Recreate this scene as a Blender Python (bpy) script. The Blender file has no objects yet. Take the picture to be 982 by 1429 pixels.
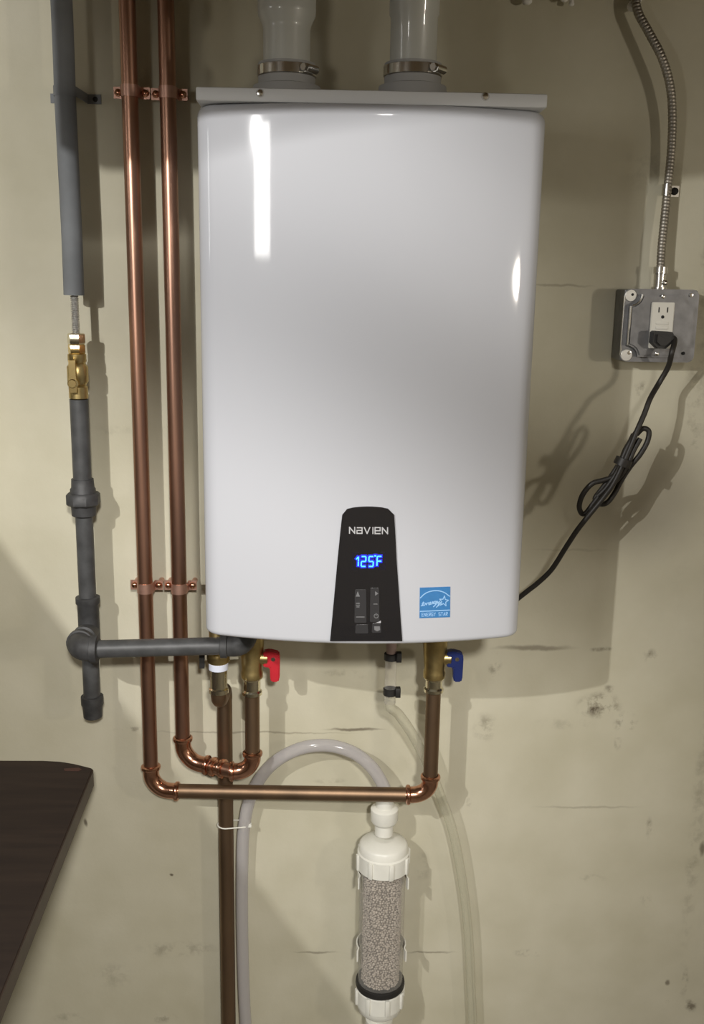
import bpy, bmesh, math, random
from math import sin, cos, pi, radians, sqrt
from mathutils import Vector, Matrix, noise

random.seed(7)
SC = bpy.context.scene
COL = SC.collection

# ------------------------------------------------------------------ camera
F, PITCH, YAW, ROLL = 1400.0, 12.85, 1.5, 0.94
CAM = Vector((0, -1.67, 1.54))
RM = (Matrix.Rotation(-radians(YAW), 3, 'Z') @ Matrix.Rotation(radians(90 - PITCH), 3, 'X')
      @ Matrix.Rotation(radians(ROLL), 3, 'Z'))
cd = bpy.data.cameras.new('camera')
cam = bpy.data.objects.new('camera', cd)
COL.objects.link(cam)
cam.matrix_world = Matrix.Translation(CAM) @ RM.to_4x4()
cd.sensor_fit = 'VERTICAL'
cd.sensor_height = 36.0
cd.lens = F / 1429 * 36.0
cd.clip_start = 0.02
SC.camera = cam

# ------------------------------------------------------------------ world, lamps, exposure
w = bpy.data.worlds.new('basement_air')
SC.world = w
w.use_nodes = True
w.node_tree.nodes['Background'].inputs[0].default_value = (0.9, 0.92, 1.0, 1)
w.node_tree.nodes['Background'].inputs[1].default_value = 0.05
SC.view_settings.view_transform = 'Standard'
SC.view_settings.look = 'None'
SC.view_settings.gamma = 1.0
SC.view_settings.exposure = 0.12


def bulb(name, loc, power, radius, col):
    d = bpy.data.lights.new(name, 'POINT')
    d.energy = power
    d.shadow_soft_size = radius
    d.color = col
    o = bpy.data.objects.new(name, d)
    COL.objects.link(o)
    o.location = loc
    return o


def spot(name, loc, target, power, radius, angle, col):
    d = bpy.data.lights.new(name, 'SPOT')
    d.energy = power
    d.shadow_soft_size = radius
    d.spot_size = radians(angle)
    d.spot_blend = 1.0
    d.color = col
    o = bpy.data.objects.new(name, d)
    COL.objects.link(o)
    o.location = loc
    o.rotation_euler = (Vector(target) - Vector(loc)).to_track_quat('-Z', 'Y').to_euler()
    return o


def area(name, loc, target, sx, sy, power, col):
    d = bpy.data.lights.new(name, 'AREA')
    d.shape = 'RECTANGLE'
    d.size, d.size_y = sx, sy
    d.energy = power
    d.color = col
    o = bpy.data.objects.new(name, d)
    COL.objects.link(o)
    o.location = loc
    o.rotation_euler = (Vector(target) - Vector(loc)).to_track_quat('-Z', 'Y').to_euler()
    return o


LAMP_A = Vector((-0.80, -1.62, 1.93))
LAMP_B = Vector((1.62, -1.75, 1.56))
bulb('work_lamp', LAMP_B, 20, 0.06, (1.0, 0.92, 0.80))
spot('clamp_lamp', LAMP_A, (-0.1, 0.0, 0.62), 61, 0.009, 120, (1.0, 0.985, 0.96))
area('streak_light', LAMP_A + Vector((0.02, -0.06, -0.14)), (-0.1, -0.33, 1.66), 0.13, 0.36, 4.0, (1.0, 0.98, 0.94))  # unseen strip light, added only for the streak reflected in the heater front
LAMP_C = Vector((0.3, -3.0, 2.37))
area('side_glint_light', (-2.12, -1.2, 1.82), (-0.2, -0.3, 1.7), 0.2, 0.4, 2.0, (1.0, 0.98, 0.95))  # unseen light added for the thin reflection down the heater's left corner
spot('ceiling_reflector_lamp', LAMP_C, (-0.42, 0.0, 0.75), 290, 0.10, 46, (1.0, 0.97, 0.92))


# ------------------------------------------------------------------ helpers
def P(px, py, off):
    """World point where the photograph's pixel meets the plane OFF metres in front of the wall."""
    d = RM @ Vector(((px - 491) / F, -(py - 714.5) / F, -1))
    t = (-off - CAM.y) / d.y
    return CAM + d * t


def Z(px, py, off):
    return P(px, py, off).z


def mat(name, col, rough=0.5, metal=0.0, coat=0.0, var=0.0, scale=40.0, bump=0.0, spec=0.5, emit=None, estr=0.0,
        col2=None, coat_rough=0.05, stretch=None):
    m = bpy.data.materials.new(name)
    m.use_nodes = True
    nt = m.node_tree
    b = nt.nodes['Principled BSDF']
    b.inputs['Base Color'].default_value = (*col, 1)
    b.inputs['Roughness'].default_value = rough
    b.inputs['Metallic'].default_value = metal
    b.inputs['Coat Weight'].default_value = coat
    b.inputs['Coat Roughness'].default_value = coat_rough
    b.inputs['Specular IOR Level'].default_value = spec
    if emit:
        b.inputs['Emission Color'].default_value = (*emit, 1)
        b.inputs['Emission Strength'].default_value = estr
    if var or bump or col2:
        tc = nt.nodes.new('ShaderNodeTexCoord')
        n = nt.nodes.new('ShaderNodeTexNoise')
        n.inputs['Scale'].default_value = scale
        n.inputs['Detail'].default_value = 5
        if stretch:
            mp = nt.nodes.new('ShaderNodeMapping')
            mp.inputs['Scale'].default_value = stretch
            nt.links.new(tc.outputs['Object'], mp.inputs[0])
            nt.links.new(mp.outputs[0], n.inputs['Vector'])
        else:
            nt.links.new(tc.outputs['Object'], n.inputs['Vector'])
        if var or col2:
            r = nt.nodes.new('ShaderNodeValToRGB')
            c2 = col2 or tuple(max(0, c * (1 - var)) for c in col)
            c1 = col if col2 else tuple(min(1, c * (1 + var * 0.6)) for c in col)
            r.color_ramp.elements[0].color = (*c2, 1)
            r.color_ramp.elements[1].color = (*c1, 1)
            r.color_ramp.elements[0].position = 0.32
            r.color_ramp.elements[1].position = 0.68
            nt.links.new(n.outputs[0], r.inputs[0])
            nt.links.new(r.outputs[0], b.inputs['Base Color'])
        if bump:
            bp = nt.nodes.new('ShaderNodeBump')
            bp.inputs['Strength'].default_value = bump
            bp.inputs['Distance'].default_value = 0.002
            nt.links.new(n.outputs[0], bp.inputs['Height'])
            nt.links.new(bp.outputs[0], b.inputs['Normal'])
    return m


def clear_mat(name, tint, body, fac, rough=0.12):
    """Clear plastic: see-through with a little milky body and a gloss."""
    m = bpy.data.materials.new(name)
    m.use_nodes = True
    nt = m.node_tree
    b = nt.nodes['Principled BSDF']
    b.inputs['Base Color'].default_value = (*body, 1)
    b.inputs['Roughness'].default_value = rough
    t = nt.nodes.new('ShaderNodeBsdfTransparent')
    t.inputs[0].default_value = (*tint, 1)
    lw = nt.nodes.new('ShaderNodeLayerWeight')
    lw.inputs[0].default_value = 0.35
    mr = nt.nodes.new('ShaderNodeMapRange')
    mr.inputs[3].default_value = fac
    mr.inputs[4].default_value = min(1, fac + 0.45)
    mx = nt.nodes.new('ShaderNodeMixShader')
    nt.links.new(lw.outputs['Facing'], mr.inputs[0])
    nt.links.new(mr.outputs[0], mx.inputs[0])
    nt.links.new(t.outputs[0], mx.inputs[1])
    nt.links.new(b.outputs[0], mx.inputs[2])
    nt.links.new(mx.outputs[0], nt.nodes['Material Output'].inputs[0])
    return m


class MB:
    """Collects vertices and faces of one mesh."""

    def __init__(self):
        self.v, self.f = [], []

    def add(self, vs, fs):
        n = len(self.v)
        self.v += [tuple(p) for p in vs]
        self.f += [tuple(i + n for i in f) for f in fs]
        return self

    def box(self, lo, hi, bev=0.0):
        bm = bmesh.new()
        bmesh.ops.create_cube(bm, size=1)
        c = [(a + b) / 2 for a, b in zip(lo, hi)]
        s = [abs(b - a) for a, b in zip(lo, hi)]
        for v in bm.verts:
            v.co = Vector((v.co.x * s[0] + c[0], v.co.y * s[1] + c[1], v.co.z * s[2] + c[2]))
        if bev:
            bmesh.ops.bevel(bm, geom=bm.edges[:], offset=bev, segments=2, profile=0.5, affect='EDGES')
        return self.bm(bm)

    def bm(self, bm, M=None):
        bm.verts.index_update()
        vs = [(M @ v.co) if M else v.co.copy() for v in bm.verts]
        fs = [[v.index for v in f.verts] for f in bm.faces]
        bm.free()
        return self.add(vs, fs)

    def tube(self, pts, rad, n=18, caps=True):
        pts = [Vector(p) for p in pts]
        if not hasattr(rad, '__len__'):
            rad = [rad] * len(pts)
        T = []
        for i in range(len(pts)):
            a, b = pts[max(0, i - 1)], pts[min(len(pts) - 1, i + 1)]
            T.append((b - a).normalized())
        up = Vector((0, 0, 1)) if abs(T[0].z) < 0.9 else Vector((0, -1, 0))
        N = (up - T[0] * up.dot(T[0])).normalized()
        vs, fs = [], []
        for i, p in enumerate(pts):
            if i:
                N = T[i - 1].rotation_difference(T[i]) @ N
                N = (N - T[i] * N.dot(T[i])).normalized()
            B = T[i].cross(N)
            for k in range(n):
                a = 2 * pi * k / n
                vs.append(p + (N * cos(a) + B * sin(a)) * rad[i])
        for i in range(len(pts) - 1):
            for k in range(n):
                k2 = (k + 1) % n
                fs.append((i * n + k, i * n + k2, (i + 1) * n + k2, (i + 1) * n + k))
        if caps:
            fs.append(tuple(range(n - 1, -1, -1)))
            m = (len(pts) - 1) * n
            fs.append(tuple(range(m, m + n)))
        return self.add(vs, fs)

    def lathe(self, base, axis, prof, n=28, flat=None):
        """prof: (radius, distance along the axis); flat: number of sides for a hex nut."""
        pts = [Vector(base) + Vector(axis).normalized() * h for r, h in prof]
        A = Vector(axis).normalized()
        up = Vector((0, 0, 1)) if abs(A.z) < 0.9 else Vector((0, -1, 0))
        N = (up - A * up.dot(A)).normalized()
        B = A.cross(N)
        n = flat or n
        vs, fs = [], []
        for p, (r, h) in zip(pts, prof):
            for k in range(n):
                a = 2 * pi * (k + (0.5 if flat else 0)) / n
                vs.append(p + (N * cos(a) + B * sin(a)) * r)
        for i in range(len(pts) - 1):
            for k in range(n):
                k2 = (k + 1) % n
                fs.append((i * n + k, i * n + k2, (i + 1) * n + k2, (i + 1) * n + k))
        fs.append(tuple(range(n - 1, -1, -1)))
        m = (len(pts) - 1) * n
        fs.append(tuple(range(m, m + n)))
        return self.add(vs, fs)

    def ball(self, c, r, seg=10, scale=(1, 1, 1)):
        bm = bmesh.new()
        bmesh.ops.create_uvsphere(bm, u_segments=seg, v_segments=max(6, seg // 2 + 1), radius=r)
        for v in bm.verts:
            v.co = Vector((v.co.x * scale[0] + c[0], v.co.y * scale[1] + c[1], v.co.z * scale[2] + c[2]))
        return self.bm(bm)

    def prism(self, poly, fn, d0, d1):
        """poly (a, b) outline mapped by fn(a, b, depth) between depths d0 and d1."""
        n = len(poly)
        vs = [fn(a, b, d0) for a, b in poly] + [fn(a, b, d1) for a, b in poly]
        fs = [tuple(range(n)), tuple(range(2 * n - 1, n - 1, -1))]
        for i in range(n):
            j = (i + 1) % n
            fs.append((i, n + i, n + j, j))
        return self.add(vs, fs)


def obj(name, mb, m, parent=None, smooth=40):
    me = bpy.data.meshes.new(name)
    me.from_pydata(mb.v, [], mb.f)
    bm = bmesh.new()
    bm.from_mesh(me)
    bmesh.ops.recalc_face_normals(bm, faces=bm.faces[:])
    bm.to_mesh(me)
    bm.free()
    if m:
        me.materials.append(m)
    if smooth:
        me.shade_smooth()
        me.set_sharp_from_angle(angle=radians(smooth))
    o = bpy.data.objects.new(name, me)
    COL.objects.link(o)
    if parent:
        o.parent = parent
        # meshes are written in world coordinates; only a thing's Empty has a location of its own
        o.matrix_parent_inverse = Matrix.Translation(-Vector(parent.location))
    return o


def thing(name, label, cat, loc=(0, 0, 0), group=None):
    o = bpy.data.objects.new(name, None)
    COL.objects.link(o)
    o.empty_display_size = 0.03
    o.location = loc
    o['label'] = label
    o['category'] = cat
    if group:
        o['group'] = group
    return o


def tag(o, label, cat, group=None):
    o['label'] = label
    o['category'] = cat
    if group:
        o['group'] = group
    return o


def structure(name, mb, m, parent=None, smooth=0):
    o = obj(name, mb, m, parent, smooth)
    if not parent:
        o['kind'] = 'structure'
    return o


def smooth_path(pts, k=8):
    pts = [Vector(p) for p in pts]
    out = []
    for i in range(len(pts) - 1):
        p0, p1 = pts[max(0, i - 1)], pts[i]
        p2, p3 = pts[i + 1], pts[min(len(pts) - 1, i + 2)]
        for j in range(k):
            t = j / k
            out.append(0.5 * ((2 * p1) + (p2 - p0) * t + (2 * p0 - 5 * p1 + 4 * p2 - p3) * t * t
                              + (3 * p1 - p0 - 3 * p2 + p3) * t ** 3))
    out.append(pts[-1])
    return out


def arc(p0, corner, p1, k=10):
    """Quarter bend from p0 to p1 tangent to the two legs that meet at corner."""
    p0, c, p1 = Vector(p0), Vector(corner), Vector(p1)
    o = p0 + p1 - c
    return [o + (c - p1) * cos(a) + (c - p0) * sin(a) for a in [pi / 2 * i / k for i in range(k + 1)]]


def ring_prof(r, h, bulge):
    return [(r, 0), (r + bulge, h * 0.22), (r + bulge * 1.15, h * 0.5), (r + bulge, h * 0.78), (r, h)]


def hexnut(mb, base, axis, r, h):
    return mb.lathe(base, axis, [(r * 0.9, 0), (r, h * 0.12), (r, h * 0.88), (r * 0.9, h)], flat=6)


# ------------------------------------------------------------------ materials
M_white = mat('white_enamel', (0.50, 0.51, 0.545), rough=0.5, spec=0.15, coat=0.6, coat_rough=0.06)
M_case = mat('white_case_metal', (0.62, 0.63, 0.64), rough=0.45, spec=0.4)
M_black_gloss = mat('black_gloss_plastic', (0.014, 0.013, 0.014), rough=0.22, coat=0.5)
M_key = mat('dark_key_plastic', (0.035, 0.034, 0.036), rough=0.3, coat=0.3)
M_print = mat('grey_print', (0.42, 0.42, 0.44), rough=0.5)
M_print_dim = mat('dim_grey_print', (0.16, 0.16, 0.165), rough=0.5)
M_logo = mat('silver_print', (0.45, 0.45, 0.46), rough=0.35)
M_led = mat('led_cyan', (0.0, 0.1, 0.3), emit=(0.10, 0.62, 1.0), estr=1.6)
M_led_blue = mat('led_blue_bleed', (0.0, 0.0, 0.1), emit=(0.015, 0.02, 0.95), estr=0.75)
M_led_dark = mat('led_window', (0.014, 0.013, 0.016), rough=0.22, emit=(0.02, 0.01, 0.25), estr=0.015)
M_sticker = mat('blue_sticker', (0.045, 0.19, 0.44), rough=0.4, var=0.06, scale=200)
M_sticker_ink = mat('pale_blue_ink', (0.30, 0.52, 0.80), rough=0.5)
M_pvc = mat('vent_plastic', (0.56, 0.57, 0.53), rough=0.35, coat=0.4)
M_boot = mat('vent_boot_grey', (0.36, 0.36, 0.355), rough=0.6)
M_steel = mat('stainless_steel', (0.78, 0.77, 0.74), rough=0.18, metal=1)
M_galv = mat('galvanised_steel', (0.20, 0.20, 0.205), rough=0.42, metal=0.75, var=0.18, scale=60)
M_ear = mat('bright_zinc', (0.62, 0.61, 0.58), rough=0.4, metal=0.8, var=0.1, scale=90)
M_conduit = mat('conduit_steel', (0.42, 0.39, 0.34), rough=0.5, metal=1, var=0.2, scale=30)
M_copper = mat('copper_tube', (0.47, 0.26, 0.18), rough=0.36, metal=1, col2=(0.30, 0.175, 0.125), scale=14, stretch=(1, 1, 0.25))
M_copper_old = mat('tarnished_copper_tube', (0.28, 0.185, 0.115), rough=0.48, metal=1, col2=(0.19, 0.13, 0.085), scale=16, stretch=(1, 1, 0.3))
M_copper_fit = mat('copper_fitting', (0.62, 0.33, 0.22), rough=0.2, metal=1, var=0.2, scale=60)
M_strap = mat('copper_strap', (0.60, 0.36, 0.28), rough=0.4, metal=0.85, var=0.1, scale=80)
M_brass = mat('brass', (0.52, 0.40, 0.18), rough=0.36, metal=1, var=0.2, scale=60)
M_brass_bright = mat('bright_brass', (0.86, 0.66, 0.30), rough=0.22, metal=1, var=0.12, scale=60)
M_brass_pale = mat('nickel_brass', (0.82, 0.76, 0.58), rough=0.2, metal=1)
M_tape = mat('white_thread_tape', (0.66, 0.69, 0.80), rough=0.7)
M_iron = mat('black_iron', (0.064, 0.065, 0.066), rough=0.46, var=0.25, scale=50, bump=0.15)
M_iron_fit = mat('black_iron_fitting', (0.046, 0.046, 0.047), rough=0.55, var=0.3, scale=70, bump=0.3)
M_sleeve = mat('grey_sleeve', (0.19, 0.20, 0.208), rough=0.75, var=0.12, scale=20)
M_braid = mat('braided_steel', (0.70, 0.69, 0.65), rough=0.35, metal=0.8, var=0.3, scale=300)
M_red = mat('red_handle', (0.50, 0.018, 0.03), rough=0.42, var=0.1, scale=30)
M_blue = mat('blue_handle', (0.015, 0.03, 0.16), rough=0.42, var=0.1, scale=30)
M_rubber = mat('black_rubber', (0.016, 0.015, 0.014), rough=0.5)
M_cord = mat('cord_brown_black', (0.020, 0.017, 0.014), rough=0.5)
M_ivory = mat('ivory_plastic', (0.66, 0.64, 0.57), rough=0.4)
M_hole = mat('dark_slot', (0.012, 0.012, 0.012), rough=0.7)
M_pvc_white = mat('white_pvc', (0.76, 0.75, 0.68), rough=0.36, var=0.05, scale=30)
M_hose = clear_mat('milky_vinyl', (0.93, 0.92, 0.92), (0.58, 0.56, 0.56), 0.42)
M_hose_clear = clear_mat('clear_vinyl', (0.95, 0.95, 0.91), (0.62, 0.60, 0.50), 0.16)
M_acrylic = clear_mat('clear_tube', (0.97, 0.96, 0.94), (0.72, 0.70, 0.66), 0.06, rough=0.06)
M_bead = mat('limestone_bead', (0.56, 0.50, 0.44), rough=0.8, col2=(0.34, 0.30, 0.26), scale=120)
M_core = mat('limestone_core', (0.20, 0.175, 0.15), rough=0.9)
M_wood = mat('dark_tabletop', (0.058, 0.042, 0.034), rough=0.75, spec=0.2, col2=(0.040, 0.030, 0.026), scale=9, bump=0.25, stretch=(0.6, 5, 5))
M_wood_edge = mat('dark_table_edge', (0.055, 0.035, 0.026), rough=0.45, var=0.2, scale=30)
M_foam = mat('white_foam', (0.74, 0.72, 0.66), rough=0.7, bump=0.4, scale=60)
M_lumber = mat('old_lumber', (0.30, 0.22, 0.13), rough=0.8, var=0.3, scale=8, stretch=(1, 6, 6))
M_concrete = mat('grey_concrete', (0.30, 0.29, 0.26), rough=0.85, var=0.2, scale=4)
M_room = mat('pale_room_paint', (0.66, 0.63, 0.56), rough=0.9, var=0.1, scale=3)


def wall_material():
    m = bpy.data.materials.new('painted_foundation')
    m.use_nodes = True
    nt = m.node_tree
    L = nt.links.new
    b = nt.nodes['Principled BSDF']
    b.inputs['Roughness'].default_value = 0.78
    b.inputs['Specular IOR Level'].default_value = 0.25
    tc = nt.nodes.new('ShaderNodeTexCoord')

    def nz(scale, det=4, rough=0.55):
        n = nt.nodes.new('ShaderNodeTexNoise')
        n.inputs['Scale'].default_value = scale
        n.inputs['Detail'].default_value = det
        n.inputs['Roughness'].default_value = rough
        L(tc.outputs['Object'], n.inputs['Vector'])
        return n

    def math_(op, a, b_=None, clamp=False):
        n = nt.nodes.new('ShaderNodeMath')
        n.operation = op
        n.use_clamp = clamp
        for i, x in enumerate((a, b_)):
            if x is None:
                continue
            if isinstance(x, (int, float)):
                n.inputs[i].default_value = x
            else:
                L(x, n.inputs[i])
        return n.outputs[0]

    big, mid, fine, grain = nz(2.2), nz(9, 6), nz(34, 6, 0.65), nz(140, 3)
    warp = nz(30, 3)
    # warped coordinates so that the marks have ragged outlines
    sub = nt.nodes.new('ShaderNodeVectorMath')
    sub.operation = 'SUBTRACT'
    L(warp.outputs['Color'], sub.inputs[0])
    sub.inputs[1].default_value = (0.5, 0.5, 0.5)
    sc = nt.nodes.new('ShaderNodeVectorMath')
    sc.operation = 'SCALE'
    L(sub.outputs[0], sc.inputs[0])
    sc.inputs['Scale'].default_value = 0.012
    wc = nt.nodes.new('ShaderNodeVectorMath')
    wc.operation = 'ADD'
    L(tc.outputs['Object'], wc.inputs[0])
    L(sc.outputs[0], wc.inputs[1])
    ramp = nt.nodes.new('ShaderNodeValToRGB')
    ramp.color_ramp.elements[0].position = 0.30
    ramp.color_ramp.elements[1].position = 0.70
    ramp.color_ramp.elements[0].color = (0.475, 0.444, 0.325, 1)
    ramp.color_ramp.elements[1].color = (0.61, 0.578, 0.46, 1)
    L(math_('ADD', math_('MULTIPLY', big.outputs[0], 0.6), math_('MULTIPLY', mid.outputs[0], 0.4)), ramp.inputs[0])
    dirt_shade = None
    for (px, py, rx, ry, s, ragged) in STAINS_AND_SHADE:
        c = P(px, py, 0)
        k = 1.19e-3
        mp = nt.nodes.new('ShaderNodeMapping')
        mp.vector_type = 'TEXTURE'
        mp.inputs['Location'].default_value = (c.x, 0, c.z)
        mp.inputs['Scale'].default_value = (rx * k, 10, ry * k)
        L(wc.outputs[0], mp.inputs[0])
        ln = nt.nodes.new('ShaderNodeVectorMath')
        ln.operation = 'LENGTH'
        L(mp.outputs[0], ln.inputs[0])
        mr = nt.nodes.new('ShaderNodeMapRange')
        mr.interpolation_type = 'SMOOTHSTEP'
        mr.inputs[1].default_value = 1.0
        mr.inputs[2].default_value = 0.25
        mr.inputs[3].default_value = 0.0
        mr.inputs[4].default_value = s
        L(ln.outputs['Value'], mr.inputs[0])
        v = mr.outputs[0]
        if ragged:
            g = nt.nodes.new('ShaderNodeMapRange')
            g.inputs[1].default_value = 0.46
            g.inputs[2].default_value = 0.62
            L(fine.outputs[0], g.inputs[0])
            v = math_('MULTIPLY', v, g.outputs[0])
        dirt_shade = v if dirt_shade is None else math_('MAXIMUM', dirt_shade, v)
    mx = nt.nodes.new('ShaderNodeMix')
    mx.data_type = 'RGBA'
    L(dirt_shade, mx.inputs[0])
    L(ramp.outputs[0], mx.inputs[6])
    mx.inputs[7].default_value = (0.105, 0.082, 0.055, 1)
    L(mx.outputs[2], b.inputs['Base Color'])
    h = math_('ADD', math_('ADD', math_('MULTIPLY', mid.outputs[0], 1.2), math_('MULTIPLY', fine.outputs[0], 0.5)),
              math_('MULTIPLY', grain.outputs[0], 0.12))
    bp = nt.nodes.new('ShaderNodeBump')
    bp.inputs['Strength'].default_value = 0.35
    bp.inputs['Distance'].default_value = 0.003
    L(h, bp.inputs['Height'])
    L(bp.outputs[0], b.inputs['Normal'])
    return m


# marks on the wall: centre, radii (photograph pixels on the wall), strength, broken up or not
STAINS_AND_SHADE = [
    (835, 985, 42, 26, 0.95, 1), (872, 1008, 22, 22, 0.9, 1), (850, 962, 10, 10, 0.6, 1), (862, 1035, 8, 18, 0.55, 1),
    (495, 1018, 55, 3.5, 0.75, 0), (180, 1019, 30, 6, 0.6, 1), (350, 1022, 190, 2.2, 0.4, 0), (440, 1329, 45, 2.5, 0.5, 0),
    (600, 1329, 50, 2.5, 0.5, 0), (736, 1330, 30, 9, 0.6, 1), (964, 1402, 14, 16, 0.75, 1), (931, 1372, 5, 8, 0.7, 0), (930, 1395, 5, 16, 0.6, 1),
    (955, 1370, 8, 40, 0.5, 1), (690, 930, 14, 30, 0.5, 1), (676, 1015, 22, 30, 0.45, 1), (907, 915, 14, 14, 0.6, 1),
    (840, 907, 34, 5, 0.55, 1), (745, 904, 75, 6, 0.55, 0), (898, 546, 20, 16, 0.6, 1), (240, 1221, 4, 4, 0.9, 0), (250, 1325, 80, 18, 0.35, 1),
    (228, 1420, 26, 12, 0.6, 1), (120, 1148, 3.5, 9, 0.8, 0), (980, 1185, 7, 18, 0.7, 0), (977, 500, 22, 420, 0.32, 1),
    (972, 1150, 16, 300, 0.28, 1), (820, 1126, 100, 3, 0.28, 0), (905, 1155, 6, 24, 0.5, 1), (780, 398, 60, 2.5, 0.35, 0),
    (830, 768, 110, 3, 0.22, 0), (590, 1210, 14, 40, 0.25, 1), (520, 1330, 20, 60, 0.2, 1), (160, 1360, 40, 30, 0.25, 1),
    (890, 690, 150, 130, 0.48, 0), (480, 940, 50, 8, 0.3, 1), (460, 1090, 30, 6, 0.35, 1), (825, 1225, 30, 8, 0.35, 1), (900, 1255, 12, 18, 0.35, 1),  # first entry is shade beside the cord, painted into the wall colour
    (160, 600, 40, 10, 0.15, 1), (790, 1010, 60, 12, 0.2, 1), (915, 235, 60, 40, 0.2, 1), (95, 1420, 40, 10, 0.3, 1), (655, 1120, 8, 10, 0.4, 1),
]
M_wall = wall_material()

# ------------------------------------------------------------------ the basement itself
XL, XR, YB, ZC = -2.2, 2.4, -3.4, 2.42
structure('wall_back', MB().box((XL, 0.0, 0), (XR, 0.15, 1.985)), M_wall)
structure('wall_left', MB().box((XL - 0.1, YB, 0), (XL, 0.15, ZC)), M_room)
structure('wall_right', MB().box((XR, YB, 0), (XR + 0.1, 0.15, ZC)), M_room)
structure('wall_front', MB().box((XL, YB - 0.1, 0), (XR, YB, ZC)), M_room)
structure('floor', MB().box((XL, YB, -0.1), (XR, 0.0, 0)), M_concrete)
structure('ceiling', MB().box((XL, YB, ZC), (XR, 0.15, ZC + 0.05)), M_lumber)
structure('trim_1', MB().box((XL, -0.03, 1.985), (XR, 0.15, ZC)), M_lumber)   # sill plate and rim board on the foundation

# ------------------------------------------------------------------ water heater
XC, HW = 0.0545, 0.229
ZT, ZB = 1.7625, 1.0405
CR, COFF, PHI = 0.032, 0.266, radians(17)
UB = HW - CR + CR * sin(PHI)
RB = UB / sin(PHI)
OFF_END = COFF + CR * cos(PHI)
OFF_C = OFF_END + RB * (1 - cos(PHI))


def off_front(u):
    u = abs(u)
    if u <= UB:
        return OFF_C - (RB - sqrt(RB * RB - u * u))
    return COFF + sqrt(max(0, CR * CR - (u - (HW - CR)) ** 2))


def S(x, z, d=0.0):
    """Point on the heater's bowed front at world x, height z, D metres proud of it."""
    u = x - XC
    s = u / RB
    return Vector((x + s * d, -(off_front(u) + d * sqrt(1 - s * s)), z))


def SP(px, py, d=0.0):
    """The same for a pixel of the photograph."""
    o = OFF_C
    for _ in range(6):
        p = P(px, py, o)
        o = off_front(min(HW, max(-HW, p.x - XC)))
    return S(p.x, p.z, d)


heater = thing('water_heater', 'white wall-hung tankless water heater with glossy bowed front and black control panel', 'water heater', (XC, -0.15, ZB))


def front_profile(inset):
    pts = [(-HW + inset, 0.05), (-HW + inset, COFF)]
    for i in range(1, 9):
        a = (pi / 2 - PHI) * i / 8
        pts.append((-(HW - CR) - (CR - inset) * cos(a), COFF + (CR - inset) * sin(a)))
    n = 40
    for i in range(1, n):
        a = -PHI + 2 * PHI * i / n
        pts.append(((RB - inset) * sin(a), OFF_C - RB + (RB - inset) * cos(a)))
    for i in range(8, 0, -1):
        a = (pi / 2 - PHI) * i / 8
        pts.append(((HW - CR) + (CR - inset) * cos(a), COFF + (CR - inset) * sin(a)))
    pts += [(HW - inset, COFF), (HW - inset, 0.05)]
    return pts


mb = MB()
levels = []
for i in range(7):
    a = pi / 2 * i / 6
    levels.append((ZB + 0.007 * (1 - sin(a)), 0.007 * (1 - cos(a))))
levels = [(ZB + 0.007 * (1 - cos(pi / 2 * i / 5)), 0.007 * (1 - sin(pi / 2 * i / 5))) for i in range(6)]
levels += [(ZB + 0.0085, 0.0)] + [(ZB + 0.012 + (ZT - 0.019 - ZB - 0.012) * i / 8, 0.0) for i in range(9)] + [(ZT - 0.0155, 0.0), (ZT - 0.014, 0.0)]
levels += [(ZT - 0.014 + 0.014 * sin(pi / 2 * i / 6), 0.014 * (1 - cos(pi / 2 * i / 6))) for i in range(1, 7)]
rows = [[Vector((XC + u, -o, z)) for u, o in front_profile(i)] for z, i in levels]
m_ = len(rows[0])
vs = [p for r in rows for p in r]
fs = [(i * m_ + k, i * m_ + k + 1, (i + 1) * m_ + k + 1, (i + 1) * m_ + k) for i in range(len(rows) - 1) for k in range(m_ - 1)]
fs += [tuple(range(m_)), tuple(range((len(rows) - 1) * m_, len(rows) * m_))]
obj('front_cover', mb.add(vs, fs), M_white, heater, smooth=50)
lip = obj('top_flange', MB().box((0.053 - 0.2245, -0.306, ZT + 0.0005), (0.053 + 0.2245, -0.015, ZT + 0.0175), 0.0025), M_case, heater)
obj('back_casing', MB().box((XC - HW + 0.003, -0.262, ZB + 0.004), (XC + HW - 0.003, -0.012, ZT), 0.002), M_case, heater)
for px, py in ((363, 130), (677, 135)):
    c = P(px, py, 0.306)
    s = obj('screw', MB().lathe(c + Vector((0, 0.001, 0)), (0, -1, 0), [(0.0052, 0), (0.0052, 0.001), (0.0036, 0.0032), (0.001, 0.0038)], 14), M_steel, lip)
    s['label'] = 'steel screw head on the top flange'
# wall bracket ears under the back corner
obj('mounting_ear', MB().box((XC - HW + 0.004, -0.10, ZB - 0.016), (XC - HW + 0.03, -0.096, ZB + 0.006)), M_case, heater)

# control panel, conforming to the front
pan = MB()
edge_l = [(460.5, 894), (463, 868), (466.5, 830), (471, 780), (475, 740), (477.5, 718), (484, 710), (492, 708)]
edge_r = [(561, 894), (559, 868), (556.5, 830), (553, 780), (551, 740), (549.5, 718), (541, 709.5), (533, 707.8)]
NL = 14
top, bot = [], []
for (lx, ly), (rx, ry) in zip(edge_l, edge_r):
    for k in range(NL + 1):
        t = k / NL
        arch = -1.4 * (1 - (2 * t - 1) ** 2) if ly < 712 else 0
        top.append(SP(lx + (rx - lx) * t, ly + (ry - ly) * t + arch, 0.0022))
        bot.append(SP(lx + (rx - lx) * t, ly + (ry - ly) * t + arch, -0.001))
n_r, w_ = len(edge_l), NL + 1
fs = [(i * w_ + k, i * w_ + k + 1, (i + 1) * w_ + k + 1, (i + 1) * w_ + k) for i in range(n_r - 1) for k in range(NL)]
nb = len(top)
fs2 = []
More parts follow.
